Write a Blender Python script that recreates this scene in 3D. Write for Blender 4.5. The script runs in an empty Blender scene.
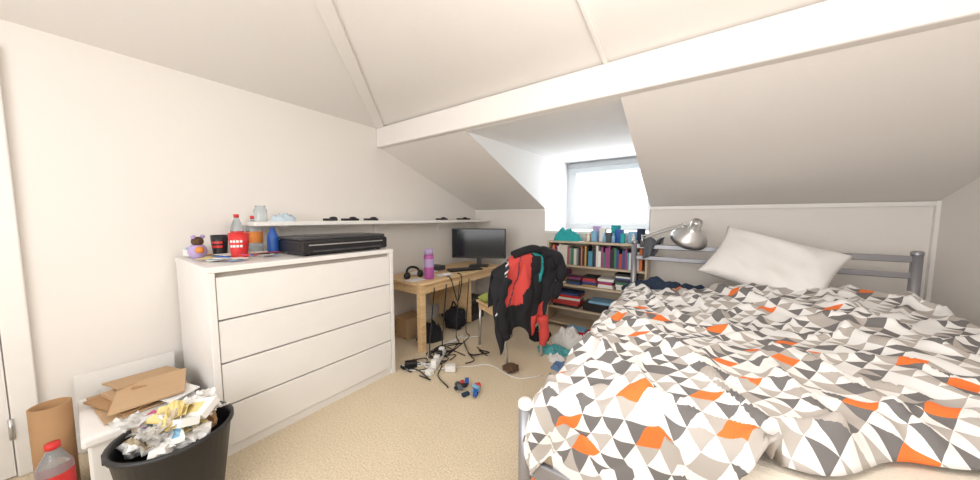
import bpy,bmesh,math,random
from mathutils import Vector,Matrix,noise,Euler
random.seed(7)
D=bpy.data; S=bpy.context.scene
try: S.view_settings.view_transform='Standard'
except Exception: pass
# ---------------------------------------------------------------- materials
MC={}
def mat(name,col,rough=.6,metal=0,bump=0,bscale=60,var=0,vscale=8,trans=0,emit=0):
    if name in MC: return MC[name]
    m=D.materials.new(name); m.use_nodes=True; nt=m.node_tree; b=nt.nodes['Principled BSDF']
    b.inputs['Base Color'].default_value=(*col,1); b.inputs['Roughness'].default_value=rough
    b.inputs['Metallic'].default_value=metal
    if trans: b.inputs['Transmission Weight'].default_value=trans
    tc=nt.nodes.new('ShaderNodeTexCoord')
    if bump:
        n=nt.nodes.new('ShaderNodeTexNoise'); n.inputs['Scale'].default_value=bscale; n.inputs['Detail'].default_value=4
        nt.links.new(tc.outputs['Object'],n.inputs['Vector'])
        bp=nt.nodes.new('ShaderNodeBump'); bp.inputs['Strength'].default_value=bump; bp.inputs['Distance'].default_value=.01
        nt.links.new(n.outputs['Fac'],bp.inputs['Height']); nt.links.new(bp.outputs['Normal'],b.inputs['Normal'])
    n=nt.nodes.new('ShaderNodeTexNoise'); n.inputs['Scale'].default_value=vscale; n.inputs['Detail'].default_value=5
    nt.links.new(tc.outputs['Object'],n.inputs['Vector'])
    mx=nt.nodes.new('ShaderNodeMix'); mx.data_type='RGBA'
    v=var or .04
    mx.inputs[6].default_value=(*[c*(1-v) for c in col],1); mx.inputs[7].default_value=(*[min(1,c*(1+v)) for c in col],1)
    nt.links.new(n.outputs['Fac'],mx.inputs[0]); nt.links.new(mx.outputs[2],b.inputs['Base Color'])
    MC[name]=m; return m
def wood(name,c1,c2,scale=(1,14,14)):
    if name in MC: return MC[name]
    m=D.materials.new(name); m.use_nodes=True; nt=m.node_tree; b=nt.nodes['Principled BSDF']; b.inputs['Roughness'].default_value=.5
    tc=nt.nodes.new('ShaderNodeTexCoord'); mp=nt.nodes.new('ShaderNodeMapping'); mp.inputs['Scale'].default_value=scale
    n=nt.nodes.new('ShaderNodeTexNoise'); n.inputs['Scale'].default_value=3; n.inputs['Detail'].default_value=6; n.inputs['Distortion'].default_value=1
    r=nt.nodes.new('ShaderNodeValToRGB'); r.color_ramp.elements[0].position=.35; r.color_ramp.elements[1].position=.65
    r.color_ramp.elements[0].color=(*c1,1); r.color_ramp.elements[1].color=(*c2,1)
    L=nt.links.new; L(tc.outputs['Object'],mp.inputs['Vector']); L(mp.outputs['Vector'],n.inputs['Vector']); L(n.outputs['Fac'],r.inputs['Fac']); L(r.outputs['Color'],b.inputs['Base Color'])
    MC[name]=m; return m
WALL=mat('wall_paint',(.81,.77,.73),.85,bump=.12,bscale=25,var=.015,vscale=2)
CEIL=mat('ceiling_paint',(.82,.785,.755),.9,bump=.1,bscale=30,var=.015,vscale=2)
DORM=mat('dormer_paint',(.80,.80,.80),.9,bump=.1,bscale=30,var=.015,vscale=2)
TRIM=mat('trim_paint',(.84,.82,.79),.45)
WHITE=mat('white_laminate',(.82,.80,.78),.35)
GAP=mat('drawer_gap',(.42,.38,.34),.8)
PINE=wood('pine',(.66,.43,.22),(.82,.60,.35),(14,1,14))
BIRCH=wood('birch_shelf',(.50,.40,.29),(.60,.49,.36))
METAL=mat('grey_metal',(.32,.32,.35),.35,.6)
CHROME=mat('brushed_silver',(.6,.6,.6),.28,.85)
BLACK=mat('black_plastic',(.012,.012,.014),.35)
DGREY=mat('dark_grey',(.05,.05,.055),.5)
MGREY=mat('grey_cloth',(.12,.13,.15),.9,bump=.4,bscale=100)
BLACKC=mat('black_cloth',(.012,.012,.016),.9,bump=.5,bscale=120)
REDC=mat('red_cloth',(.66,.07,.06),.85,bump=.4,bscale=120)
TEALC=mat('teal_cloth',(.02,.36,.38),.85,bump=.4,bscale=100)
NAVY=mat('navy_cloth',(.02,.035,.07),.9,bump=.4,bscale=100)
JEAN=mat('blue_cloth',(.12,.22,.40),.9,bump=.4,bscale=100)
WCLOTH=mat('white_cloth',(.80,.78,.76),.9,bump=.35,bscale=150)
CREAM=mat('mattress_cloth',(.74,.67,.57),.9,bump=.3,bscale=200)
CARD=mat('cardboard',(.50,.33,.19),.85,var=.12)
CARD2=mat('kraft_paper',(.40,.23,.11),.8,var=.15)
PAPER=mat('paper',(.80,.79,.77),.8)
NEWS=mat('newsprint',(.55,.54,.52),.85,var=.5,vscale=45)
MAG=mat('magazine_print',(.50,.42,.30),.6,var=.6,vscale=30)
CLEAR=mat('clear_plastic',(.75,.82,.85),.12,trans=.75)
RED=mat('red_plastic',(.65,.03,.03),.4)
BLUE=mat('blue_plastic',(.02,.10,.40),.35)
LBLUE=mat('light_blue',(.22,.45,.65),.5)
PURPLE=mat('purple_plastic',(.42,.10,.35),.4)
LILAC=mat('lilac',(.45,.35,.6),.6)
GREEN=mat('green_soft',(.36,.42,.10),.8)
YEL=mat('yellow_print',(.72,.58,.25),.6)
PINK=mat('pink_wrap',(.50,.08,.18),.4)
ORANGE=mat('orange_print',(.75,.25,.04),.5)
BROWN=mat('brown_soft',(.10,.055,.03),.9,bump=.8,bscale=80)
SCREEN=mat('screen_glass',(.012,.016,.022),.12)
def carpet():
    m=D.materials.new('carpet'); m.use_nodes=True; nt=m.node_tree; b=nt.nodes['Principled BSDF']; b.inputs['Roughness'].default_value=.95
    L=nt.links.new; tc=nt.nodes.new('ShaderNodeTexCoord')
    n=nt.nodes.new('ShaderNodeTexNoise'); n.inputs['Scale'].default_value=110; n.inputs['Detail'].default_value=3
    r=nt.nodes.new('ShaderNodeValToRGB'); r.color_ramp.elements[0].position=.3; r.color_ramp.elements[1].position=.7
    r.color_ramp.elements[0].color=(.62,.50,.345,1); r.color_ramp.elements[1].color=(.84,.725,.55,1)
    n2=nt.nodes.new('ShaderNodeTexNoise'); n2.inputs['Scale'].default_value=3
    mx=nt.nodes.new('ShaderNodeMix'); mx.data_type='RGBA'; mx.blend_type='MULTIPLY'; mx.inputs[0].default_value=.10
    bp=nt.nodes.new('ShaderNodeBump'); bp.inputs['Strength'].default_value=.4; bp.inputs['Distance'].default_value=.01
    L(tc.outputs['Object'],n.inputs['Vector']); L(tc.outputs['Object'],n2.inputs['Vector']); L(n.outputs['Fac'],r.inputs['Fac'])
    L(r.outputs['Color'],mx.inputs[6]); L(n2.outputs['Fac'],mx.inputs[7]); L(mx.outputs[2],b.inputs['Base Color'])
    L(n.outputs['Fac'],bp.inputs['Height']); L(bp.outputs['Normal'],b.inputs['Normal']); return m
CARPET=carpet()
def duvet_mat():
    m=D.materials.new('duvet_triangles'); m.use_nodes=True; nt=m.node_tree; b=nt.nodes['Principled BSDF']; b.inputs['Roughness'].default_value=.9
    L=nt.links.new; N=nt.nodes.new
    uv=N('ShaderNodeUVMap'); uv.uv_map='UVMap'; sp=N('ShaderNodeSeparateXYZ'); L(uv.outputs[0],sp.inputs[0])
    def M(op,a,bb=None):
        n=N('ShaderNodeMath'); n.operation=op
        for i,x in enumerate((a,bb)):
            if x is None: continue
            if isinstance(x,(int,float)): n.inputs[i].default_value=x
            else: L(x,n.inputs[i])
        return n.outputs[0]
    v=M('DIVIDE',sp.outputs[1],.055); u=M('DIVIDE',sp.outputs[0],.064)
    a=M('SUBTRACT',u,M('MULTIPLY',v,.5))
    ia=M('FLOOR',a); iv=M('FLOOR',v); fa=M('FRACT',a); fv=M('FRACT',v)
    tri=M('GREATER_THAN',M('ADD',fa,fv),1.0)
    cb=N('ShaderNodeCombineXYZ'); L(ia,cb.inputs[0]); L(iv,cb.inputs[1]); L(tri,cb.inputs[2])
    wn=N('ShaderNodeTexWhiteNoise'); wn.noise_dimensions='3D'; L(cb.outputs[0],wn.inputs['Vector'])
    # orange rhombi: thinned lattice (every 3rd column / 2nd row) with random dropout
    cb2=N('ShaderNodeCombineXYZ'); L(ia,cb2.inputs[0]); L(iv,cb2.inputs[1]); cb2.inputs[2].default_value=11.7
    wn2=N('ShaderNodeTexWhiteNoise'); wn2.noise_dimensions='3D'; L(cb2.outputs[0],wn2.inputs['Vector'])
    m3=M('LESS_THAN',M('FLOORED_MODULO' if False else 'PINGPONG',M('ADD',ia,iv),2),.5)
    m4=M('LESS_THAN',M('PINGPONG',iv,1),.5)
    isor=M('MULTIPLY',M('MULTIPLY',m3,m4),M('GREATER_THAN',wn2.outputs['Value'],.66))
    def ramp(st):
        r=N('ShaderNodeValToRGB'); r.color_ramp.interpolation='CONSTANT'; e=r.color_ramp.elements
        e[0].position=st[0][0]; e[0].color=(*st[0][1],1); e[1].position=st[1][0]; e[1].color=(*st[1][1],1)
        for p,c in st[2:]:
            x=e.new(p); x.color=(*c,1)
        L(wn.outputs['Value'],r.inputs['Fac']); return r.outputs['Color']
    W=(.82,.81,.80);G=(.46,.42,.39);Dk=(.17,.16,.16);Or=(.85,.19,.04)
    r1=ramp([(0,W),(.78,G),(.94,Dk)]); r2=ramp([(0,Dk),(.38,G),(.76,W)])
    mx=N('ShaderNodeMix'); mx.data_type='RGBA'; L(tri,mx.inputs[0]); L(r1,mx.inputs[6]); L(r2,mx.inputs[7])
    m2=N('ShaderNodeMix'); m2.data_type='RGBA'; L(isor,m2.inputs[0]); L(mx.outputs[2],m2.inputs[6]); m2.inputs[7].default_value=(*Or,1)
    L(m2.outputs[2],b.inputs['Base Color'])
    return m
DUVET=duvet_mat()
# ---------------------------------------------------------------- builder
class B:
    def __init__(s): s.bm=bmesh.new(); s.uv=s.bm.loops.layers.uv.new('UVMap'); s.m=[]
    def mi(s,m):
        if m not in s.m: s.m.append(m)
        return s.m.index(m)
    def merge(s,tb,m,smooth=False,keep=False):
        if not keep:
            i=s.mi(m)
            for f in tb.faces: f.material_index=i; f.smooth=smooth
        me=D.meshes.new('t'); tb.to_mesh(me); tb.free(); s.bm.from_mesh(me); D.meshes.remove(me)
    def box(s,c,d,m,rot=(0,0,0),bev=0,seg=2,mtx=None):
        tb=bmesh.new(); bmesh.ops.create_cube(tb,size=1)
        bmesh.ops.scale(tb,vec=d,verts=tb.verts)
        if bev: bmesh.ops.bevel(tb,geom=tb.edges[:],offset=bev,segments=seg,affect='EDGES',profile=.5)
        M=Matrix.Translation(c)@Euler(rot).to_matrix().to_4x4()
        if mtx: M=mtx@M
        bmesh.ops.transform(tb,matrix=M,verts=tb.verts); s.merge(tb,m,False)
    def bb(s,x0,x1,y0,y1,z0,z1,m,bev=0): s.box(((x0+x1)/2,(y0+y1)/2,(z0+z1)/2),(x1-x0,y1-y0,z1-z0),m,bev=bev)
    def cyl(s,p0,p1,r0,m,r1=None,n=16,cap=True):
        p0=Vector(p0);p1=Vector(p1); r1=r0 if r1 is None else r1; d=p1-p0
        tb=bmesh.new(); bmesh.ops.create_cone(tb,cap_ends=cap,segments=n,radius1=r0,radius2=r1,depth=d.length)
        q=Vector((0,0,1)).rotation_difference(d.normalized())
        bmesh.ops.transform(tb,matrix=Matrix.Translation((p0+p1)/2)@q.to_matrix().to_4x4(),verts=tb.verts); s.merge(tb,m,True)
    def lathe(s,prof,m,M=Matrix(),n=28,mats=None):
        tb=bmesh.new(); rings=[]
        for r,z in prof:
            rings.append([tb.verts.new(M@Vector((max(r,.0004)*math.cos(2*math.pi*k/n),max(r,.0004)*math.sin(2*math.pi*k/n),z))) for k in range(n)])
        for j in range(len(rings)-1):
            i=s.mi(mats[j] if mats else m)
            for k in range(n):
                f=tb.faces.new((rings[j][k],rings[j][(k+1)%n],rings[j+1][(k+1)%n],rings[j+1][k])); f.material_index=i; f.smooth=True
        s.merge(tb,m,keep=True)
    def tube(s,pts,r,m,n=8,sub=6,closed=False):
        P=[Vector(p) for p in pts]; C=[]
        if len(P)>2:
            for i in range(len(P)-1):
                a=P[max(i-1,0)];b=P[i];c=P[i+1];d=P[min(i+2,len(P)-1)]
                for k in range(sub):
                    t=k/sub; C.append(.5*((2*b)+(c-a)*t+(2*a-5*b+4*c-d)*t*t+(3*b-a-3*c+d)*t**3))
            C.append(P[-1])
        else: C=P
        R=r if callable(r) else (lambda t:r)
        tb=bmesh.new(); rings=[]; up=Vector((0.13,.2,1)).normalized(); N=len(C)
        for i,c in enumerate(C):
            T=(C[min(i+1,N-1)]-C[max(i-1,0)])
            if T.length<1e-6: T=Vector((0,0,1))
            T.normalize(); X=up.cross(T)
            if X.length<.1: X=Vector((1,0,0)).cross(T)
            X.normalize(); Y=T.cross(X); rr=R(i/(N-1))
            rings.append([tb.verts.new(c+rr*(math.cos(2*math.pi*k/n)*X+math.sin(2*math.pi*k/n)*Y)) for k in range(n)])
        for i in range(N-1):
            for k in range(n): tb.faces.new((rings[i][k],rings[i][(k+1)%n],rings[i+1][(k+1)%n],rings[i+1][k]))
        tb.faces.new(rings[0][::-1]); tb.faces.new(rings[-1]); s.merge(tb,m,True)
    def grid(s,fn,nu,nv,m,mf=None,uvf=None,smooth=True,wrap=False):
        tb=bmesh.new(); uvl=tb.loops.layers.uv.new('UVMap')
        V=[[tb.verts.new(fn(i/nu,j/nv)) for j in range(nv+1)] for i in range(nu+1)]
        for i in range(nu):
            for j in range(nv):
                try: f=tb.faces.new((V[i][j],V[i+1][j],V[i+1][j+1],V[i][j+1]))
                except Exception: continue
                f.smooth=smooth; f.material_index=s.mi(mf((i+.5)/nu,(j+.5)/nv) if mf else m)
                for l,(a,b) in zip(f.loops,((i,j),(i+1,j),(i+1,j+1),(i,j+1))):
                    l[uvl].uv=uvf(a/nu,b/nv) if uvf else (a/nu,b/nv)
        s.merge(tb,m,keep=True)
    def poly(s,pts,m):
        tb=bmesh.new(); tb.faces.new([tb.verts.new(p) for p in pts]); s.merge(tb,m)
    def sphere(s,c,r,m,sc=(1,1,1),nz=0,seed=0,sub=3,rot=(0,0,0),smooth=True):
        tb=bmesh.new(); bmesh.ops.create_icosphere(tb,subdivisions=sub,radius=1)
        for v in tb.verts:
            k=1+(nz*noise.noise(v.co*2.2+Vector((seed*3.1,seed,0)))*1.6 if nz else 0); v.co*=k
        M=Matrix.Translation(c)@Euler(rot).to_matrix().to_4x4()@Matrix.Diagonal((r*sc[0],r*sc[1],r*sc[2],1))
        bmesh.ops.transform(tb,matrix=M,verts=tb.verts); s.merge(tb,m,smooth)
    def sheet(s,c,sx,sy,m,rot,seed,amp=.012,m2=None):
        M=Matrix.Translation(c)@Euler(rot).to_matrix().to_4x4()
        cv=random.uniform(-1,1)
        def fn(u,v):
            x=u-.5;y=v-.5
            return M@Vector((x*sx,y*sy,cv*.25*sx*x*x*2+amp*noise.noise(Vector((x*4+seed,y*4,seed*1.3)))*2+amp*.5*noise.noise(Vector((x*9+seed,y*9,seed*2.3)))))
        s.grid(fn,8,8,m,smooth=False,mf=(lambda u,v: m2 if (.2<u<.75 and .25<v<.7) else m) if m2 else None)
    def heap(s,c,rx,ry,h,m,seed=0,rot=0,mf=None):
        cx,cy,cz=c
        def fn(u,v):
            r=u; a=v*2*math.pi
            e=1+.28*noise.noise(Vector((math.cos(a)*1.3,math.sin(a)*1.3,seed*5.3)))*1.6
            x=r*e*math.cos(a); y=r*e*math.sin(a)
            w=noise.noise(Vector((x*2.8+seed,y*2.8,seed*1.7)))
            w2=noise.noise(Vector((x*6+seed,y*6,seed*2.7)))
            rd=1-abs(noise.noise(Vector((x*3.1+seed*2,y*2,3.3))))*2.2
            z=h*(1-r**4)**.8*(.6+.4*w+.2*w2+.25*rd)
            z=max(z,.004)*(1 if r<.99 else 0)
            X=x*rx;Y=y*ry
            return Vector((cx+X*math.cos(rot)-Y*math.sin(rot),cy+X*math.sin(rot)+Y*math.cos(rot),cz+z))
        s.grid(fn,22,52,m,mf=mf)
    def done(s,name,solid=0,sub=0,fix=True):
        if fix: bmesh.ops.remove_doubles(s.bm,verts=s.bm.verts,dist=1e-5)
        if solid<=0: bmesh.ops.recalc_face_normals(s.bm,faces=s.bm.faces)
        xs=[v.co for v in s.bm.verts]
        o=Vector(((min(v.x for v in xs)+max(v.x for v in xs))/2,(min(v.y for v in xs)+max(v.y for v in xs))/2,min(v.z for v in xs)))
        bmesh.ops.translate(s.bm,vec=-o,verts=s.bm.verts)
        me=D.meshes.new(name); s.bm.to_mesh(me); s.bm.free()
        for m in s.m: me.materials.append(m)
        ob=D.objects.new(name,me); ob.location=o; S.collection.objects.link(ob)
        if solid:
            k=ob.modifiers.new('solid','SOLIDIFY'); k.thickness=abs(solid); k.offset=0
        if sub:
            k=ob.modifiers.new('sub','SUBSURF'); k.levels=sub; k.render_levels=sub
        return ob
# ---------------------------------------------------------------- room
XL,XR,YB,YF=-2.68,1.4,3.5,-1.2
DX0,DX1,DY=-1.57,-.39,4.3
BY,BZ,KZ=1.92,1.99,1.38
ZT=2.19
b=B(); b.bb(XL-.1,XR+.1,YF-.1,YB+.1,-.1,0,CARPET); b.done('floor')
b=B(); b.bb(XL-.1,XL,YF-.1,YB+.1,0,2.8,WALL); b.done('wall_left')
b=B(); b.bb(XR,XR+.1,YF-.1,YB+.1,0,2.8,WALL); b.done('wall_right')
b=B(); b.bb(XL,DX0-.004,YB,YB+.1,0,KZ,WALL); b.bb(DX1+.004,XR,YB,YB+.1,0,KZ,WALL); b.bb(DX0-.004,DX1+.004,YB,YB+.1,0,1.07,WALL); b.done('wall_back')
b=B(); b.bb(XL,XR,YF-.1,YF,0,.7,WALL); b.bb(XL,XR,YF-.1,YF,2.2,2.8,WALL); b.bb(XL,-1.9,YF-.1,YF,.7,2.2,WALL); b.bb(.9,XR,YF-.1,YF,.7,2.2,WALL); b.done('wall_front')  # unseen wall behind the camera; its wide opening is added to let light in
b=B()
zc=lambda y:ZT+.16*(BY-y)
zh=zc(YF); xh=XL+(BY-YF)
b.poly([(XL,BY,ZT-.03),(XL,YF,ZT),(xh,YF,zh)],CEIL)
b.poly([(XL,BY,ZT-.03),(xh,YF,zh),(XR,YF,zh),(XR,BY,ZT-.03)],CEIL)
b.poly([(XL,BY,BZ-.02),(DX0,BY,BZ-.02),(DX0,YB,KZ),(XL,YB,KZ)],CEIL)
b.poly([(DX1,BY,BZ-.02),(XR,BY,BZ-.02),(XR,YB,KZ),(DX1,YB,KZ)],CEIL)
b.poly([(DX0,BY,BZ-.02),(DX1,BY,BZ-.02),(DX1,DY,2.06),(DX0,DY,2.06)],DORM)
b.done('ceiling',solid=-.004)
b=B()
for x in (DX0,DX1):
    b.poly([(x,BY,BZ-.02),(x,YB,KZ),(x,DY,KZ),(x,DY,2.06)],DORM)
    b.poly([(x,YB,KZ),(x,YB,1.08),(x,DY,1.08),(x,DY,KZ)],DORM)
b.bb(DX0,DX1,YB-.02,DY,1.07,1.1,TRIM)
b.done('wall_dormer')
b=B(); b.bb(XL,XR,BY-.07,BY+.07,BZ-.02,BZ+.17,CEIL,bev=.012); b.done('trim_1')
def batten(p0,p1,w,h,name):
    p0=Vector(p0);p1=Vector(p1);d=(p1-p0);L=d.length;d.normalize(); s_=d.cross(Vector((0,0,1))).normalized(); u=s_.cross(d)
    M=Matrix(((s_.x,d.x,u.x,0),(s_.y,d.y,u.y,0),(s_.z,d.z,u.z,0),(0,0,0,1))); M.translation=(p0+p1)/2
    b=B(); b.box((0,0,0),(w,L,h),CEIL,mtx=M,bev=.005); b.done(name)
batten((XL+.03,BY-.03,ZT-.03),(xh,YF,zh-.01),.085,.03,'trim_2')
batten((-.465,BY-.05,ZT-.03),(-.465,YF,zh-.01),.025,.025,'trim_3')
b=B(); b.bb(DX1,XR,YB-.02,YB,KZ-.035,KZ-.005,TRIM); b.bb(XL,DX0,YB-.02,YB,KZ-.03,KZ-.005,TRIM); b.done('trim_4')
b=B(); b.bb(XR-.02,XR,YB-.03,YB,0,KZ,TRIM); b.done('trim_5')
b=B(); b.bb(XL,XL+.018,-.12,YB,0,.1,TRIM,bev=.004); b.done('baseboard_left')
b=B(); b.bb(XL+.02,XR-.02,YB-.018,YB,0,.1,TRIM,bev=.004); b.done('baseboard_back')
b=B(); b.bb(XR-.018,XR,YF,YB-.03,0,.1,TRIM,bev=.004); b.done('baseboard_right')
# door in left wall
b=B()
b.bb(XL+.001,XL+.03,-.20,-.125,0,2.05,TRIM,bev=.006); b.bb(XL+.001,XL+.03,-1.09,-1.02,0,2.05,TRIM,bev=.006); b.bb(XL+.001,XL+.03,-1.09,-.125,1.98,2.05,TRIM,bev=.006)
b.bb(XL+.001,XL+.015,-1.015,-.205,.01,1.975,WHITE)
for z0,z1 in ((.2,.9),(1.1,1.8)):
    b.bb(XL+.013,XL+.022,-.9,-.34,z0,z1,WHITE,bev=.004)
for z in (.25,1.7): b.cyl((XL+.034,-.202,z-.05),(XL+.034,-.202,z+.05),.008,CHROME)
b.done('door_1')
# window
b=B()
WY=DY
WF=mat('window_frame_paint',(.70,.73,.76),.5)
b.bb(DX0,DX1,WY,WY+.06,1.1,1.16,WF); b.bb(DX0,DX1,WY,WY+.06,2.0,2.08,WF)
b.bb(DX0,DX0+.05,WY,WY+.06,1.16,2.0,WF); b.bb(DX1-.05,DX1,WY,WY+.06,1.16,2.0,WF)
x0,x1=DX0+.05,DX1-.05
b.bb(x0,x1,WY-.01,WY+.04,1.16,1.20,WF,bev=.006); b.bb(x0,x1,WY-.01,WY+.04,1.90,2.0,WF,bev=.006)
b.bb(x0,x0+.08,WY-.01,WY+.04,1.20,1.90,WF,bev=.006); b.bb(x1-.07,x1,WY-.01,WY+.04,1.20,1.90,WF,bev=.006)
b.done('window_1')
b=B(); b.bb(DX0+.02,DX1-.02,WY-.07,WY-.02,1.97,2.03,mat('blind_case',(.45,.47,.49),.5),bev=.01)
b.bb(DX0+.05,DX1-.05,WY-.05,WY-.045,1.91,1.97,mat('blind_fabric',(.60,.65,.68),.8)); b.done('roller_blind')
# ---------------------------------------------------------------- dresser
b=B(); x0,x1,y0,y1,H=-2.655,-1.96,.385,1.475,1.015
b.bb(x0,x1,y0,y0+.03,0,H-.03,WHITE,bev=.003); b.bb(x0,x1,y1-.03,y1,0,H-.03,WHITE,bev=.003)
b.bb(x0,x1+.004,y0-.004,y1+.004,H-.03,H,WHITE,bev=.004); b.bb(x0,x1-.03,y0+.03,y1-.03,.04,H-.03,GAP)
b.bb(x0,x1-.02,y0+.03,y1-.03,0,.05,WHITE)
h=(H-.03-.055-.02)/4
for i in range(4):
    z=.058+i*h
    b.bb(x1-.028,x1-.004,y0+.033,y1-.033,z,z+h-.009,WHITE,bev=.003)
b.done('chest_of_drawers')
T=H
# printer
PYc=1.15
b=B(); c=(-2.19,PYc,T+.055)
b.box(c,(.36,.63,.09),BLACK,bev=.015); b.box((-2.20,PYc,T+.11),(.33,.62,.022),DGREY,bev=.008); b.box((-2.02,PYc,T+.03),(.05,.5,.012),DGREY,bev=.004)
b.box((-2.012,PYc,T+.07),(.008,.54,.008),CHROME,bev=.002)
b.box((-2.22,PYc,T+.122),(.24,.45,.003),SCREEN)
for dy in (-.26,.26):
    for dx in (-.13,.13): b.cyl((-2.19+dx,PYc+dy,T),(-2.19+dx,PYc+dy,T+.02),.015,BLACK)
b.done('printer')
def Tm(x,y,z): return Matrix.Translation((x,y,z))
def cup(x,y,z,r,h,m,name,handle=True,band=None):
    b=B(); pr=[(0,0),(r*.75,0),(r*.78,.004),(r*.84,h*.3),(r*.93,h*.62),(r,h),(r-.004,h),(r*.7,.01),(0,.01)]
    b.lathe(pr,m,Tm(x,y,z))
    if band:
        for a in (-1.1,-.75,-.4,-.05):
            for zz in (.5,.68): b.box((x+r*.92*math.cos(a),y+r*.92*math.sin(a),z+h*zz),(.004,.012,.014),band,rot=(0,0,a))
    if handle: b.tube([(x,y-r*.9,z+h*.8),(x,y-r*1.55,z+h*.75),(x,y-r*1.6,z+h*.4),(x,y-r*.85,z+h*.22)],.006,m)
    b.done(name)
cup(-2.27,.60,T,.05,.155,RED,'red_cup',False,band=PAPER)
cup(-2.42,.545,T,.042,.14,BLACK,'coffee_mug',False,band=RED)
def bottle(x,y,z,r,h,m,cap,name,label=None):
    b=B(); pr=[(0,0),(r*.9,0),(r,.01),(r,h*.28),(r,h*.58),(r*.95,h*.68),(r*.5,h*.85),(r*.36,h*.9),(r*.36,h*.92),(r*.42,h*.92),(r*.42,h),(0,h)]
    ms=[m]*11
    if label: ms[3]=label
    for k in (8,9,10): ms[k]=cap
    b.lathe(pr,m,Tm(x,y,z),mats=ms); b.done(name)
bottle(-2.54,.76,T,.048,.26,CLEAR,RED,'plastic_bottle',ORANGE)
bottle(-2.37,.81,T,.034,.18,BLUE,BLUE,'deodorant_bottle')
bottle(-2.52,.66,T,.035,.27,CLEAR,RED,'soda_bottle',RED)
b=B(); b.sphere((-2.40,.44,T+.05),.043,LILAC,(1,1,1.1)); b.sphere((-2.39,.44,T+.108),.028,BROWN); 
b.sphere((-2.37,.42,T+.135),.012,LILAC); b.sphere((-2.40,.465,T+.135),.012,LILAC); b.sphere((-2.35,.44,T+.06),.02,ORANGE); b.done('toy_figure')
b=B()
for i in range(20):
    b.box((random.uniform(-2.54,-2.04),random.uniform(.46,.74),T+.004+i*.0012),(random.uniform(.05,.14),random.uniform(.04,.09),.003),random.choice([PAPER,PAPER,LBLUE,TRIM,YEL,ORANGE]),rot=(0,0,random.uniform(0,3)))
for i in range(6):
    x,y=random.uniform(-2.2,-2.1),random.uniform(.45,.68); a=random.uniform(0,1.6); b.cyl((x,y,T+.032),(x+.12*math.cos(a),y+.12*math.sin(a),T+.032),.004,random.choice([BLACK,BLUE,TEALC,RED]))
b.done('loose_papers_and_pens')
b=B(); b.box((-2.55,.45,T+.03),(.12,.06,.04),PAPER,rot=(0,0,.2),bev=.005); b.box((-2.54,.46,T+.055),(.08,.05,.02),LBLUE,rot=(0,0,.6),bev=.004); b.done('small_carton')
# wall shelf
SZ=1.235
b=B(); b.bb(XL+.001,XL+.29,.72,YB-.03,SZ-.03,SZ,TRIM,bev=.004)
for y in (.95,1.8,2.7,3.3):
    b.bb(XL+.001,XL+.02,y-.012,y+.012,SZ-.15,SZ-.03,TRIM); b.bb(XL+.001,XL+.18,y-.012,y+.012,SZ-.045,SZ-.03,TRIM)
b.done('wall_shelf')
b=B(); b.lathe([(0,0),(.035,0),(.038,.01),(.038,.08),(.03,.095),(.03,.11),(0,.11)],CLEAR,Tm(-2.5,.79,SZ)); b.done('glass_jar')
b=B(); b.heap((-2.47,.92,SZ),.07,.09,.06,mat('pale_cloth',(.5,.6,.68),.9),3); b.done('folded_cloth')
b=B()
for y,l in ((1.25,.10),(1.42,.14),(1.62,.12),(2.55,.14),(2.95,.2)):
    b.box((-2.46,y,SZ+.012),(.06,l,.02),BLACK,rot=(0,0,random.uniform(-.3,.3)),bev=.007)
    b.sphere((-2.45,y+.02,SZ+.025),.024,BLACK,(1,1.3,.5))
b.done('sunglasses_and_gadgets')
# ---------------------------------------------------------------- desk
b=B(); dx0,dx1,dy0,dy1,DZ=-2.64,-2.03,1.82,3.2,.655
b.bb(dx0,dx1,dy0,dy1,DZ-.025,DZ,PINE,bev=.004)
for x in (dx0+.04,dx1-.04):
    for y in (dy0+.04,dy1-.04): b.bb(x-.03,x+.03,y-.03,y+.03,0,DZ-.025,PINE,bev=.004)
b.bb(dx1-.05,dx1-.03,dy0+.06,dy1-.06,DZ-.11,DZ-.025,PINE); b.bb(dx0+.03,dx0+.05,dy0+.06,dy1-.06,DZ-.11,DZ-.025,PINE)
for y in (dy0+.04,dy1-.04): b.bb(dx0+.06,dx1-.06,y-.01,y+.01,DZ-.11,DZ-.025,PINE)
b.bb(dx0+.04,dx1-.06,2.62,2.64,.05,DZ-.03,PINE); b.bb(dx0+.02,dx0+.04,2.5,dy1-.06,.2,DZ-.03,PINE)
b.done('desk')
# monitor
M=Matrix.Translation((-2.2,2.93,DZ))@Matrix.Rotation(math.radians(28),4,'Z')
b=B(); b.box((0,0,.29),(.68,.03,.37),BLACK,bev=.008,mtx=M); b.box((0,-.016,.295),(.65,.004,.335),SCREEN,mtx=M)
b.box((0,.03,.15),(.06,.02,.3),BLACK,mtx=M); b.box((0,.03,.008),(.24,.17,.014),BLACK,bev=.006,mtx=M); b.done('computer_monitor')
M=Matrix.Translation((-2.17,2.62,DZ))@Matrix.Rotation(math.radians(60),4,'Z')
b=B(); b.box((0,0,.01),(.4,.14,.016),BLACK,bev=.004,mtx=M)
for i in range(14):
    for j in range(4): b.box((-.18+i*.0275,-.05+j*.032,.021),(.022,.025,.006),DGREY,mtx=M)
b.done('keyboard')
b=B(); b.lathe([(0,0),(.044,0),(.049,.01),(.049,.12),(.049,.2),(.049,.23),(.038,.245),(.042,.245),(.042,.30),(0,.30)],PURPLE,Tm(-2.16,2.05,DZ),mats=[PURPLE,PURPLE,PURPLE,LILAC,PURPLE,PURPLE,LILAC,LILAC,LILAC]); b.done('drink_bottle')
b=B(); b.tube([(-2.32,1.9,DZ+.03),(-2.34,1.93,DZ+.09),(-2.34,1.98,DZ+.11),(-2.32,2.04,DZ+.09),(-2.30,2.06,DZ+.03)],.012,BLACK)
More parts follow.
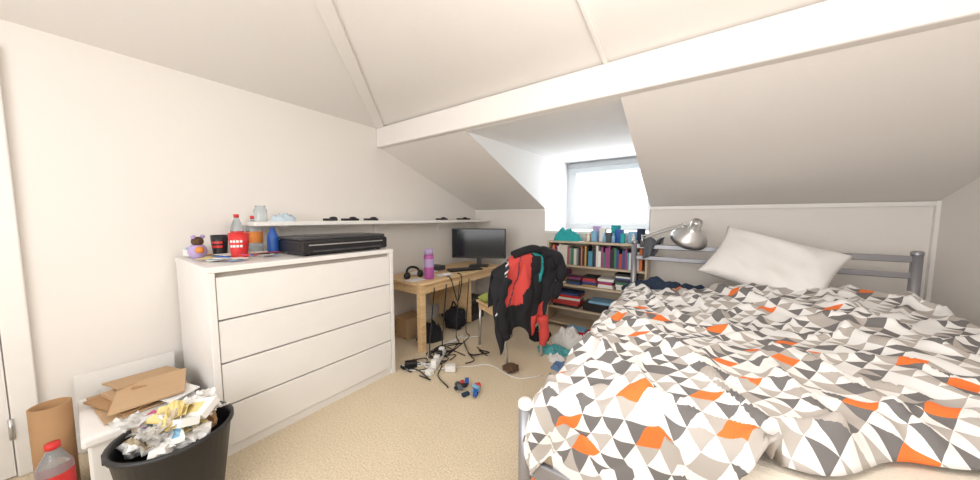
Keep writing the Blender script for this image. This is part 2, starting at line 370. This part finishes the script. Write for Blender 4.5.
b.sphere((-2.31,1.9,DZ+.035),.038,BLACK,(.7,1,1)); b.sphere((-2.30,2.06,DZ+.035),.038,BLACK,(.7,1,1)); b.done('headphones')
b=B()
for i,(x,y) in enumerate(((-2.22,1.92),(-2.16,2.26),(-2.40,2.3),(-2.45,2.15))): b.box((x,y,DZ+.003+i*.002),(.13,.17,.003),PAPER,rot=(0,0,random.uniform(-.4,.4)))
b.box((-2.1,2.24,DZ+.022),(.05,.09,.02),PAPER,bev=.008); b.box((-2.45,2.45,DZ+.03),(.16,.12,.05),DGREY,bev=.006); b.done('desk_papers')
b=B(); b.tube([(-2.06,2.2,DZ+.01),(-2.02,2.22,DZ-.02),(-2.012,2.3,.4),(-2.015,2.35,.45),(-2.015,2.38,DZ-.02),(-2.08,2.39,DZ+.01)],.006,BLACK)
b.done('headphone_cable')
b=B(); b.heap((-2.22,2.12,0),.13,.14,.2,BLACKC,4); b.done('dark_clothes_pile')
b=B(); b.box((-2.35,2.85,.14),(.36,.3,.28),DGREY,bev=.012); b.box((-2.16,2.85,.16),(.01,.22,.14),BLACK,bev=.003); b.cyl((-2.155,2.85,.24),(-2.15,2.85,.24),.012,CHROME); b.done('computer_case')
b=B(); b.box((-2.47,2.06,.11),(.18,.24,.2),CARD,bev=.004); b.box((-2.47,2.06,.215),(.19,.25,.012),CARD,rot=(0,.05,0)); b.done('storage_carton')
b=B(); b.sphere((-2.2,2.47,.12),.13,BLACKC,(1.1,.8,.95),nz=.25,seed=3); b.tube([(-2.25,2.47,.2),(-2.2,2.45,.32),(-2.12,2.47,.2)],.009,BLACKC); b.done('backpack')
# ---------------------------------------------------------------- chair with jacket
ang=math.atan2(.43,-.9)
d=Vector((math.cos(ang),math.sin(ang),0)); w=Vector((d.y,-d.x,0)); bc=Vector((-1.22,2.27,0))
def CP(a,s_,z): return bc+d*a+w*s_+Vector((0,0,z))
R=Matrix(((d.x,w.x,0,0),(d.y,w.y,0,0),(0,0,1,0),(0,0,0,1)))
CM=Matrix.Translation(bc)@R
b=B()
for sx in (-.19,.19):
    b.tube([CP(-.04,sx,0),CP(.0,sx,.44),CP(-.03,sx,.90)],.014,CHROME); b.tube([CP(.46,sx,0),CP(.44,sx,.43)],.014,CHROME)
    b.tube([CP(.0,sx,.42),CP(.44,sx,.42)],.011,CHROME)
b.box((.24,0,.445),(.48,.44,.022),PINE,bev=.006,mtx=CM); b.box((-.02,0,.80),(.018,.40,.16),PINE,bev=.006,mtx=CM)
b.box((.24,0,.40),(.44,.40,.05),PINE,mtx=CM)
b.done('desk_chair')
def pillow(M,W,Hh,Tk,m,name,seed=0,n=30,wr=.012):
    b=B()
    for sg in (1,-1):
        def fn(u,v):
            x=(u*2-1);y=(v*2-1)
            e=max(0,(1-abs(x)**2.6))*max(0,(1-abs(y)**2.6))
            z=sg*Tk*e**.42
            z+=wr*noise.noise(Vector((x*2.2+seed,y*2.2+x,sg)))*(e**.5)*3
            k=1-.10*(1-abs(y)**2)*abs(x)**3; kk=1-.10*(1-abs(x)**2)*abs(y)**3
            return M@Vector((x*W*k,y*Hh*kk,z))
        b.grid(fn,n,n,m)
    return b.done(name)
pillow(CM@Matrix.Translation((.27,-.05,.52))@Matrix.Rotation(.2,4,'Y'),.17,.18,.055,GREEN,'seat_cushion')
b=B()
def jk(u,v):
    s_=(u-.5)*2; t=v
    sl=.16*max(0,-s_)**1.2+.05*max(0,s_)**2
    if t<.22:
        k=t/.22; z=.66+.285*k; off=.045-.03*k
    elif t<.30:
        k=(t-.22)/.08; a=k*math.pi; z=.945+.04*math.sin(a); off=.015-.055*(k)
    else:
        k=(t-.30)/.70; hem=.62+.05*math.sin(s_*4.1+.6)+.03*math.sin(s_*9)
        if s_>.55: hem-=.25*(s_-.55)/.45
        z=.945-hem*k; off=-.045-.03*k
        off-=.035*k**.5*(math.sin(s_*6+1.5*k)+.6*math.sin(s_*15+2+k))*.6+.02
    z-=sl
    kk=max(0,(t-.3)/.7)
    wd=.31+.06*math.sin(min(1,kk*2.2)*math.pi*.5)-.10*kk**1.5+.02*noise.noise(Vector((0,t*4,2)))
    n=noise.noise(Vector((s_*3,t*6,.5)))*.035+noise.noise(Vector((s_*8,t*9,3.5)))*.012
    return CP(off+n*1.2,s_*wd-.01-.03*kk,z)
def jm(u,v):
    if v<.26: return BLACKC
    k=(v-.26)/.74
    wob=.03*math.sin(k*14)
    e=u+.30*k-.04+wob
    if e<.16: return BLACKC
    if .16<=e<.22 and k<.55: return WCLOTH if int(k*34)%2 else NAVY
    if .22<=e<.60 and k<.64+.05*math.sin(u*20): return REDC if not(.40<e<.42) else NAVY
    if k<.07 and .62<=u<.80: return TEALC
    if .74<u+.1*k<.79 and k<.4: return TEALC
    if k>.78 and .60<u<.84: return REDC
    return BLACKC
b.grid(lambda u,v: jk(u,v),64,84,BLACKC,mf=jm)
b.tube([CP(-.02,.18,.95),CP(-.05,.29,.93),CP(-.08,.36,.84),CP(-.09,.35,.70),CP(-.08,.27,.55)],lambda t:.052-.010*t+.007*math.sin(t*22),BLACKC,n=14)
b.tube([CP(-.06,-.22,.76),CP(-.08,-.285,.62),CP(-.10,-.29,.46),CP(-.10,-.25,.28)],lambda t:.05-.012*t+.008*math.sin(t*25+1),BLACKC,n=14)
b.tube([CP(-.02,-.12,.945),CP(-.03,0,.98),CP(-.03,.1,.99),CP(-.02,.2,.955)],lambda t:.032,BLACKC,n=10)
b.tube([CP(-.11,.13,.40),CP(-.12,.15,.28),CP(-.11,.14,.15)],lambda t:.045-.012*t+.006*math.sin(t*12),REDC,n=12)
b.done('jacket',solid=.008)
# ---------------------------------------------------------------- bookcase
b=B(); bx0,bx1,by0,by1=-1.40,-.36,3.2,3.478
for x in (bx0,bx1-.02): b.bb(x,x+.02,by0,by1,0,1.0,BIRCH,bev=.002)
SH=[.04,.22,.49,.715,.98]
for z in SH: b.bb(bx0+.02,bx1-.02,by0,by1,z,z+.02,BIRCH)
b.bb(bx0+.02,bx1-.02,by1-.008,by1,.04,1.0,BIRCH); b.done('bookcase')
cols=[(.5,.05,.05),(.04,.07,.2),(.02,.02,.02),(.7,.68,.6),(.8,.8,.78),(.05,.2,.12),(.6,.35,.06),(.08,.3,.45),(.3,.06,.2),(.25,.25,.27),(.03,.03,.05),(.75,.2,.06)]
BM=[mat('book_%d'%i,c,.6) for i,c in enumerate(cols)]
b=B()
x=bx0+.03
while x<bx1-.06:
    t=random.uniform(.012,.032); h=random.uniform(.15,.235); dp=random.uniform(.13,.2); 
    b.bb(x,x+t-.001,by0+.03,by0+.03+dp,SH[3]+.021,SH[3]+.021+h,random.choice(BM),bev=.001); x+=t
x=bx0+.05
while x<bx1-.12:
    n=random.randint(4,7); z=SH[2]+.021; wd=random.uniform(.16,.24)
    if x+wd>bx1-.03: break
    for k in range(n):
        t=random.uniform(.012,.03); b.box((x+wd/2,by0+.14,z+t/2),(wd-random.uniform(.01,.04),.19,t-.001),random.choice(BM+[PAPER,PAPER]),rot=(0,0,random.uniform(-.06,.06)),bev=.001); z+=t
    x+=wd
z=SH[1]+.021
for k,m in enumerate([BM[2],BM[0],BM[0],BM[4],RED,BM[1]]):
    b.box((-1.18,by0+.13,z+.014),(.3,.21,.026),m,rot=(0,0,random.uniform(-.1,.1)),bev=.001); z+=.028
b.box((-.85,by0+.12,SH[1]+.066),(.26,.2,.09),BLACK,bev=.006); b.box((-.8,by0+.12,SH[1]+.125),(.24,.2,.025),LBLUE,bev=.003)
b.done('books')
Z1=1.0
b=B(); b.heap((-1.22,3.33,Z1),.15,.10,.13,TEALC,5); b.heap((-1.14,3.34,Z1),.10,.09,.10,TEALC,15); b.done('turquoise_towel')
b=B()
for x,y,w_,d_,h_,m in ((-.97,3.36,.07,.07,.08,CARD),(-.9,3.33,.06,.06,.12,LBLUE),(-.82,3.36,.06,.06,.15,PAPER),(-.74,3.32,.06,.07,.10,MGREY),(-.65,3.36,.07,.08,.14,BLUE),(-.60,3.27,.04,.04,.10,TEALC),(-.52,3.36,.08,.08,.12,LBLUE),(-.44,3.33,.06,.06,.15,NAVY),(-.9,3.42,.08,.06,.17,LILAC),(-.7,3.42,.08,.06,.18,TEALC)):
    b.box((x,y,Z1+h_/2+.001),(w_,d_,h_),m,rot=(0,0,random.uniform(-.4,.4)),bev=.004)
for x in (-.95,-.78,-.69,-.5): b.lathe([(0,0),(.018,0),(.018,.06),(.008,.08),(.01,.1),(0,.1)],random.choice([LBLUE,PAPER,BLUE]),Tm(x,3.26,Z1+.001),n=12)
b.done('toiletries')
# ---------------------------------------------------------------- bed
BX0,BX1,BY0,BY1=-.50,1.20,.96,3.15
HB=1.03
b=B()
for x,y,z in ((BX0,BY0,.555),(BX1,BY0,.50),(BX0+.03,BY1,HB),(BX1,BY1,HB)):
    b.cyl((x,y,0),(x,y,z),.026,METAL,n=20); b.lathe([(.028,-.01),(.028,.008),(.02,.016),(0,.018)],TRIM if y<2 else METAL,Tm(x,y,z))
for z,h in ((HB-.04,.045),(HB-.15,.04),(.55,.04)): b.bb(BX0+.03,BX1,BY1-.012,BY1+.012,z-h/2,z+h/2,METAL,bev=.006)
b.bb(BX0,BX1,BY0-.012,BY0+.012,.28,.35,METAL,bev=.006)
for x in (BX0,BX1): b.bb(x-.012,x+.012,BY0,BY1,.28,.35,METAL,bev=.005)
for i in range(14): b.bb(BX0+.01,BX1-.01,BY0+.1+i*.145,BY0+.16+i*.145,.335,.35,PINE)
b.bb(.32,.36,BY0,BY1,.28,.335,METAL); 
for y in (1.5,2.5): b.cyl((.34,y,0),(.34,y,.30),.02,METAL)
b.done('bed_frame')
MZ=.60
b=B(); b.box(((BX0+BX1)/2,(BY0+BY1)/2+.005,(MZ+.352)/2),(BX1-BX0-.06,BY1-BY0-.07,MZ-.352),CREAM,bev=.045,seg=4)
b.done('mattress')
LX=BX0+.06; FY=BY0+.03
def sm(a,b_,x):
    t=min(1,max(0,(x-a)/(b_-a))); return t*t*(3-2*t)
P0,P1=-.27,1.60
def pq(u,v):
    p=P0+(P1-P0)*u
    q0=-.34+.38*sm(.40,.66,p)+.30*sm(.64,1.15,p)+.02*math.sin(p*9)+.015*math.sin(p*23)
    q1=1.74+.20*sm(.15,.9,p)+.03*math.sin(p*7)
    return p,q0+(q1-q0)*v
def hang(dd):
    r=.07
    if dd<r*1.57: a=dd/r; return r*math.sin(a), r*(1-math.cos(a))
    return r,(dd-r*1.57)+r
def duv(u,v):
    p,q=pq(u,v); x=p;y=q
    W1=noise.noise(Vector((p*1.7+q*.8,q*1.3-p*.5,1.7)))
    W2=noise.noise(Vector((p*4.2+2*W1,q*2.8,4.1)))
    W3=noise.noise(Vector((p*10+2*W2,q*8+2*W1,7.7)))
    rid=(1-abs(noise.noise(Vector((p*2.6+q*2.0,q*1.1-p*1.2,9.2))))*3.6); rid=max(0,rid)**2
    rid2=(1-abs(noise.noise(Vector((p*5-q*2.5,q*4+p,21.2))))*4.5); rid2=max(0,rid2)**2
    z=MZ+.07+.035*W1+.025*W2+.012*W3+.034*rid+.022*rid2+.10*sm(.9,1.8,q)*sm(.1,.8,p)+.02*sm(.6,1.2,p)
    drop=0
    if p<.05:
        hx,hz=hang(.05-p); drop=max(drop,hz); x=.05-hx-.03*sm(0,.3,hz)+ .025*math.sin(q*15+W1*4)*sm(.02,.2,hz)
    if q<.04:
        hy,hz=hang(.04-q); dr=hz; y=.04-hy-.01+.02*math.sin(p*17+W2*3)*sm(.02,.2,hz)
        drop=max(drop,dr) if p>=.05 else math.hypot(drop,dr)*.85
    z-=drop
    z-=.05*(1-sm(0,.25,p))*(1-sm(0,.4,q))
    if drop==0:
        e=min(v/.05 if q>0 else 1,(1-v)/.06,(1-u)/.05,1); e=max(0,e); e=math.sin(e*math.pi/2)
        z=MZ+.014+(z-MZ-.014)*e
        z=max(z,MZ+.012)
    return Vector((LX+x,FY+y,z))
b=B(); b.grid(duv,190,190,DUVET,uvf=pq); b.done('duvet',solid=.014)
PMx=Matrix.Translation((.45,2.90,.925))@Matrix.Rotation(math.radians(-6),4,'Z')@Matrix.Rotation(math.radians(50),4,'X')@Matrix.Rotation(math.radians(-20),4,'Z')
pillow(PMx,.35,.245,.09,WCLOTH,'pillow',2,44,.011)
b=B(); b.heap((-.16,2.93,MZ+.001),.32,.15,.13,NAVY,8); b.done('dark_sweater')
# desk lamp
b=B()
b.box((-.40,3.12,HB-.01),(.04,.03,.07),DGREY,bev=.004); b.cyl((-.40,3.11,HB-.03),(-.40,3.11,HB+.07),.008,CHROME)
b.tube([(-.395,3.10,HB+.06),(-.25,3.07,1.15),(-.06,3.03,1.215)],.007,CHROME); b.tube([(-.39,3.10,HB+.035),(-.25,3.07,1.125),(-.07,3.03,1.19)],.007,CHROME)
LM=Matrix.Translation((.01,3.0,1.205))@Matrix.Rotation(math.radians(34),4,'X')@Matrix.Rotation(math.radians(18),4,'Y')@Matrix.Diagonal((1.18,1.18,1.1,1))
b.lathe([(0,.035),(.03,.035),(.034,.02),(.035,-.03),(.05,-.045),(.085,-.075),(.112,-.115),(.12,-.15),(.117,-.15),(.108,-.115),(.08,-.08),(.04,-.05),(0,-.045)],CHROME,LM)
b.sphere(LM@Vector((0,0,-.09)),.03,PAPER); b.done('desk_lamp')
b=B()
def hc(u,v):
    s_=u; k=(v-.5)*2; a=k*2.2
    yy=BY1+.04*math.sin(max(-1.57,min(1.57,a))); L=.13+.05*math.sin(s_*5+.5)-.06*s_
    zz=HB+.0-L*max(0,abs(k)-.35)/.65+.03*math.cos(k*1.5)+.018*math.sin(s_*8)
    return Vector((-.37+(.15-.04*abs(k))*s_+.02*k,yy+.010*math.sin(s_*16+k*3),zz))
b.grid(hc,26,28,MGREY); b.done('hanging_sock',solid=.008)
# ---------------------------------------------------------------- floor clutter
b=B(); b.box((-1.80,1.80,.02),(.06,.34,.035),PAPER,rot=(0,0,.5),bev=.006)
for i in range(4):
    k=-.12+i*.08; x=-1.80-k*math.sin(.5);y=1.80+k*math.cos(.5); b.box((x,y,.055),(.05,.045,.05),random.choice([PAPER,BLACK,PAPER]),rot=(0,0,.5),bev=.008)
b.done('power_strip')
b=B()
for i in range(19):
    x,y=random.uniform(-2.0,-1.6),random.uniform(1.6,2.1); pts=[]
    for k in range(7):
        x+=random.uniform(-.16,.16);y+=random.uniform(-.14,.14); x=min(-1.45,max(-1.98,x)); pts.append((x,max(1.54,y),.008+random.uniform(0,.012)))
    b.tube(pts,.0045,BLACK if i%4 else PAPER,n=6)
for i in range(7):
    y=random.uniform(1.95,2.5); b.tube([(-2.01,y,.6),(-2.0,y-.05,.3),(-1.96,y-.12,.06),(-1.9,y-.15,.01),(-1.8,1.9,.01)],.005,BLACK,n=6)
b.tube([(-1.7,1.7,.008),(-1.5,1.9,.008),(-1.38,2.0,.008),(-1.1,1.95,.008),(-.95,2.1,.008)],.004,PAPER,n=6)
b.done('cables')
b=B(); b.box((-1.60,1.74,.03),(.09,.06,.05),PAPER,rot=(0,0,.6),bev=.008); b.box((-1.70,1.60,.025),(.06,.05,.045),PAPER,rot=(0,0,.1),bev=.008); b.box((-1.92,1.60,.03),(.10,.06,.05),BLACK,rot=(0,0,.9),bev=.008); b.done('charger')
b=B(); b.tube([(-.62,1.35,.008),(-.7,1.5,.008),(-.66,1.8,.008),(-.76,2.0,.008),(-.8,2.1,.008)],.005,PAPER,n=6)
b.tube([(-.545,1.1,.35),(-.56,1.12,.2),(-.6,1.2,.01),(-.62,1.35,.008)],.005,PAPER,n=6); b.done('white_cable')
b=B()
for i in range(14):
    b.box((-1.31+random.uniform(-.11,.11),1.60+random.uniform(-.06,.06),.014+random.uniform(0,.03)),(.055,.03,.02),[RED,NAVY,LBLUE,BLUE,NAVY,BLACK,MGREY][i%7],rot=(random.uniform(-.3,.3),random.uniform(-.3,.3),random.uniform(0,3)),bev=.004)
b.done('toy_blocks')
b=B()
for i in range(26):
    a=i*2.4;r=.05*math.sqrt(i/26)*1.2; b.sphere((-1.19+r*math.cos(a),2.02+r*math.sin(a),.045-r*.2),.018,BROWN,sub=1)
b.sphere((-1.19,2.02,.035),.055,BROWN,(1,1,.6)); b.done('pine_cone')
b=B(); b.heap((-.98,2.84,0),.19,.13,.16,WCLOTH,1); b.done('white_plastic_bag')
b=B(); b.heap((-1.05,2.56,0),.16,.10,.07,mat('faded_teal',(.10,.38,.40),.9,bump=.3),2); b.done('teal_shirt')
b=B(); b.heap((-.80,2.60,0),.11,.16,.08,mat('sage_cloth',(.46,.48,.40),.9,bump=.3),6); b.done('sage_shirt')
b=B(); b.heap((-.72,3.02,0),.13,.12,.14,REDC,9); b.done('red_shirt')
b=B(); b.heap((-1.30,2.80,0),.12,.12,.10,BLACKC,11); b.done('black_trousers')
b=B(); b.heap((-.86,2.31,0),.10,.08,.045,JEAN,12); b.done('blue_jeans')
b=B(); b.heap((-.70,2.22,0),.07,.10,.05,WCLOTH,15); b.done('sock')
b=B(); b.heap((-.96,2.42,0),.08,.06,.06,WCLOTH,18); b.done('crumpled_paper')
b=B(); b.heap((-.66,2.42,0),.07,.06,.05,REDC,19); b.done('red_sock')
b=B(); b.box((-1.0,3.10,.03),(.25,.13,.05),RED,rot=(0,0,.1),bev=.004); b.box((-1.0,3.10,.065),(.2,.12,.02),LBLUE,rot=(0,0,.0),bev=.002); b.done('folders')
# ---------------------------------------------------------------- trash bin & boxes
b=B(); bxp,byp=-1.765,.215
BINM=mat('bin_plastic',(.02,.02,.022),.45)
b.lathe([(0,0),(.13,0),(.135,.01),(.178,.355),(.188,.36),(.188,.375),(.176,.375),(.171,.355),(.128,.015),(0,.015)],BINM,Tm(bxp,byp,0),n=40); b.done('waste_bin')
b=B()
for i in range(30):
    a=i*2.4;r=.118*math.sqrt((i+.5)/30); z=.31+random.uniform(0,.05)+(.06-.3*r)
    b.sphere((bxp+r*math.cos(a),byp+r*math.sin(a),z),random.uniform(.028,.045),[NEWS,PAPER,MAG,PAPER,CARD2,NEWS,WCLOTH,PINK,NEWS,PAPER][i%10],(1,.8,.8),nz=.9,seed=i,sub=2,smooth=False)
for i in range(26):
    a=random.uniform(0,6.28);r=.12*math.sqrt(random.random()); z=.37+random.uniform(0,.08)+(.03-.25*r)
    b.sheet((bxp+r*math.cos(a),byp+r*math.sin(a),z),random.uniform(.06,.13),random.uniform(.05,.09),[PAPER,NEWS,PAPER,MAG,WCLOTH,NEWS,YEL,PAPER][i%8],(random.uniform(-.9,.9),random.uniform(-.9,.9),random.uniform(0,3)),i,m2=[None,LBLUE,NEWS,PAPER,MAG][i%5])
for k,(dx,dy,dz,sx,sy,sz,m,r) in enumerate(((.06,.06,.45,.14,.08,.03,PAPER,(.5,-.2,.5)),(.08,.01,.43,.15,.06,.03,PAPER,(-.3,-.3,.2)),(-.08,-.05,.405,.08,.06,.03,PINK,(.3,.2,.4)))):
    b.box((bxp+dx,byp+dy,dz),(sx,sy,sz),m,rot=r,bev=.002)
    b.box((bxp+dx,byp+dy,dz),(sx*.5,sy*.55,sz+.002),[YEL,NEWS,PURPLE][k],rot=r)
b.done('rubbish')
b=B(); b.bb(-2.50,-2.05,0,.33,0,.32,TRIM,bev=.01); b.bb(-2.06,-2.035,.03,.17,.2,.25,BLACK,bev=.005); b.bb(-2.52,-2.03,-.015,.345,.30,.345,WHITE,bev=.012)
b.done('storage_box')
b=B()
for i,(x,y,z,sx,sy,rx,ry,rz) in enumerate(((-2.30,.17,.353,.38,.28,.0,.0,.1),(-2.28,.17,.372,.30,.25,.03,.03,.35),(-2.20,.2,.405,.24,.24,.06,.12,-.2),(-2.42,.2,.40,.20,.24,-.08,-.10,.2))):
    b.box((x,y,z),(sx,sy,.008),CARD if i!=1 else CARD2,rot=(rx,ry,rz))
b.box((-2.30,.18,.385),(.2,.2,.02),CARD,rot=(0,.05,.3)); b.box((-2.12,.27,.385),(.14,.12,.006),PAPER,rot=(.1,.1,.4)); b.box((-2.25,.19,.412),(.10,.02,.003),CARD2,rot=(.05,.1,1.2)); b.done('cardboard_pieces')
b=B(); b.box((-2.63,.16,.22),(.012,.36,.43),TRIM,rot=(0,.05,0)); b.done('white_board')
b=B(); b.lathe([(0,0),(.055,0),(.058,.01),(.058,.42),(.05,.42),(.048,.05),(0,.05)],CARD2,Tm(-2.36,-.085,0)); b.done('cardboard_tube')
bottle(-2.22,-.085,0,.05,.30,CLEAR,RED,'water_bottle',RED)
# ---------------------------------------------------------------- lights, world, camera
wd=D.worlds.new('sky'); S.world=wd; wd.use_nodes=True; bg=wd.node_tree.nodes['Background']; bg.inputs[0].default_value=(.94,.97,1,1); bg.inputs[1].default_value=2.1
def area(name,loc,rot,sx,sy,e,col):
    l=D.lights.new(name,'AREA'); l.shape='RECTANGLE'; l.size=sx; l.size_y=sy; l.energy=e; l.color=col; o=D.objects.new(name,l); o.location=loc; o.rotation_euler=rot; S.collection.objects.link(o); return o
area('window_daylight',((DX0+DX1)/2,DY+.35,1.6),(math.radians(-90),0,0),1.4,1.0,28,(.95,.98,1))
area('fill_light_front',(-.5,YF-.15,1.45),(math.radians(90),0,0),2.7,1.5,38,(1,.98,.94))  # added fill light shining in through the invented front opening
l=D.lights.new('fill_light_point','POINT'); l.energy=29; l.shadow_soft_size=.25; l.color=(1,.95,.88); o=D.objects.new('fill_light_point',l); o.location=(-.05,.7,1.85); S.collection.objects.link(o)  # added soft warm fill light inside the room, no fitting modelled
cam=D.cameras.new('camera'); cam.sensor_fit='HORIZONTAL'; cam.sensor_width=36; cam.lens=36*295/980; cam.clip_start=.02
co=D.objects.new('camera',cam); co.location=(0,0,1.26); co.rotation_euler=(math.radians(90-4.27),0,math.radians(34.7)); S.collection.objects.link(co); S.camera=co
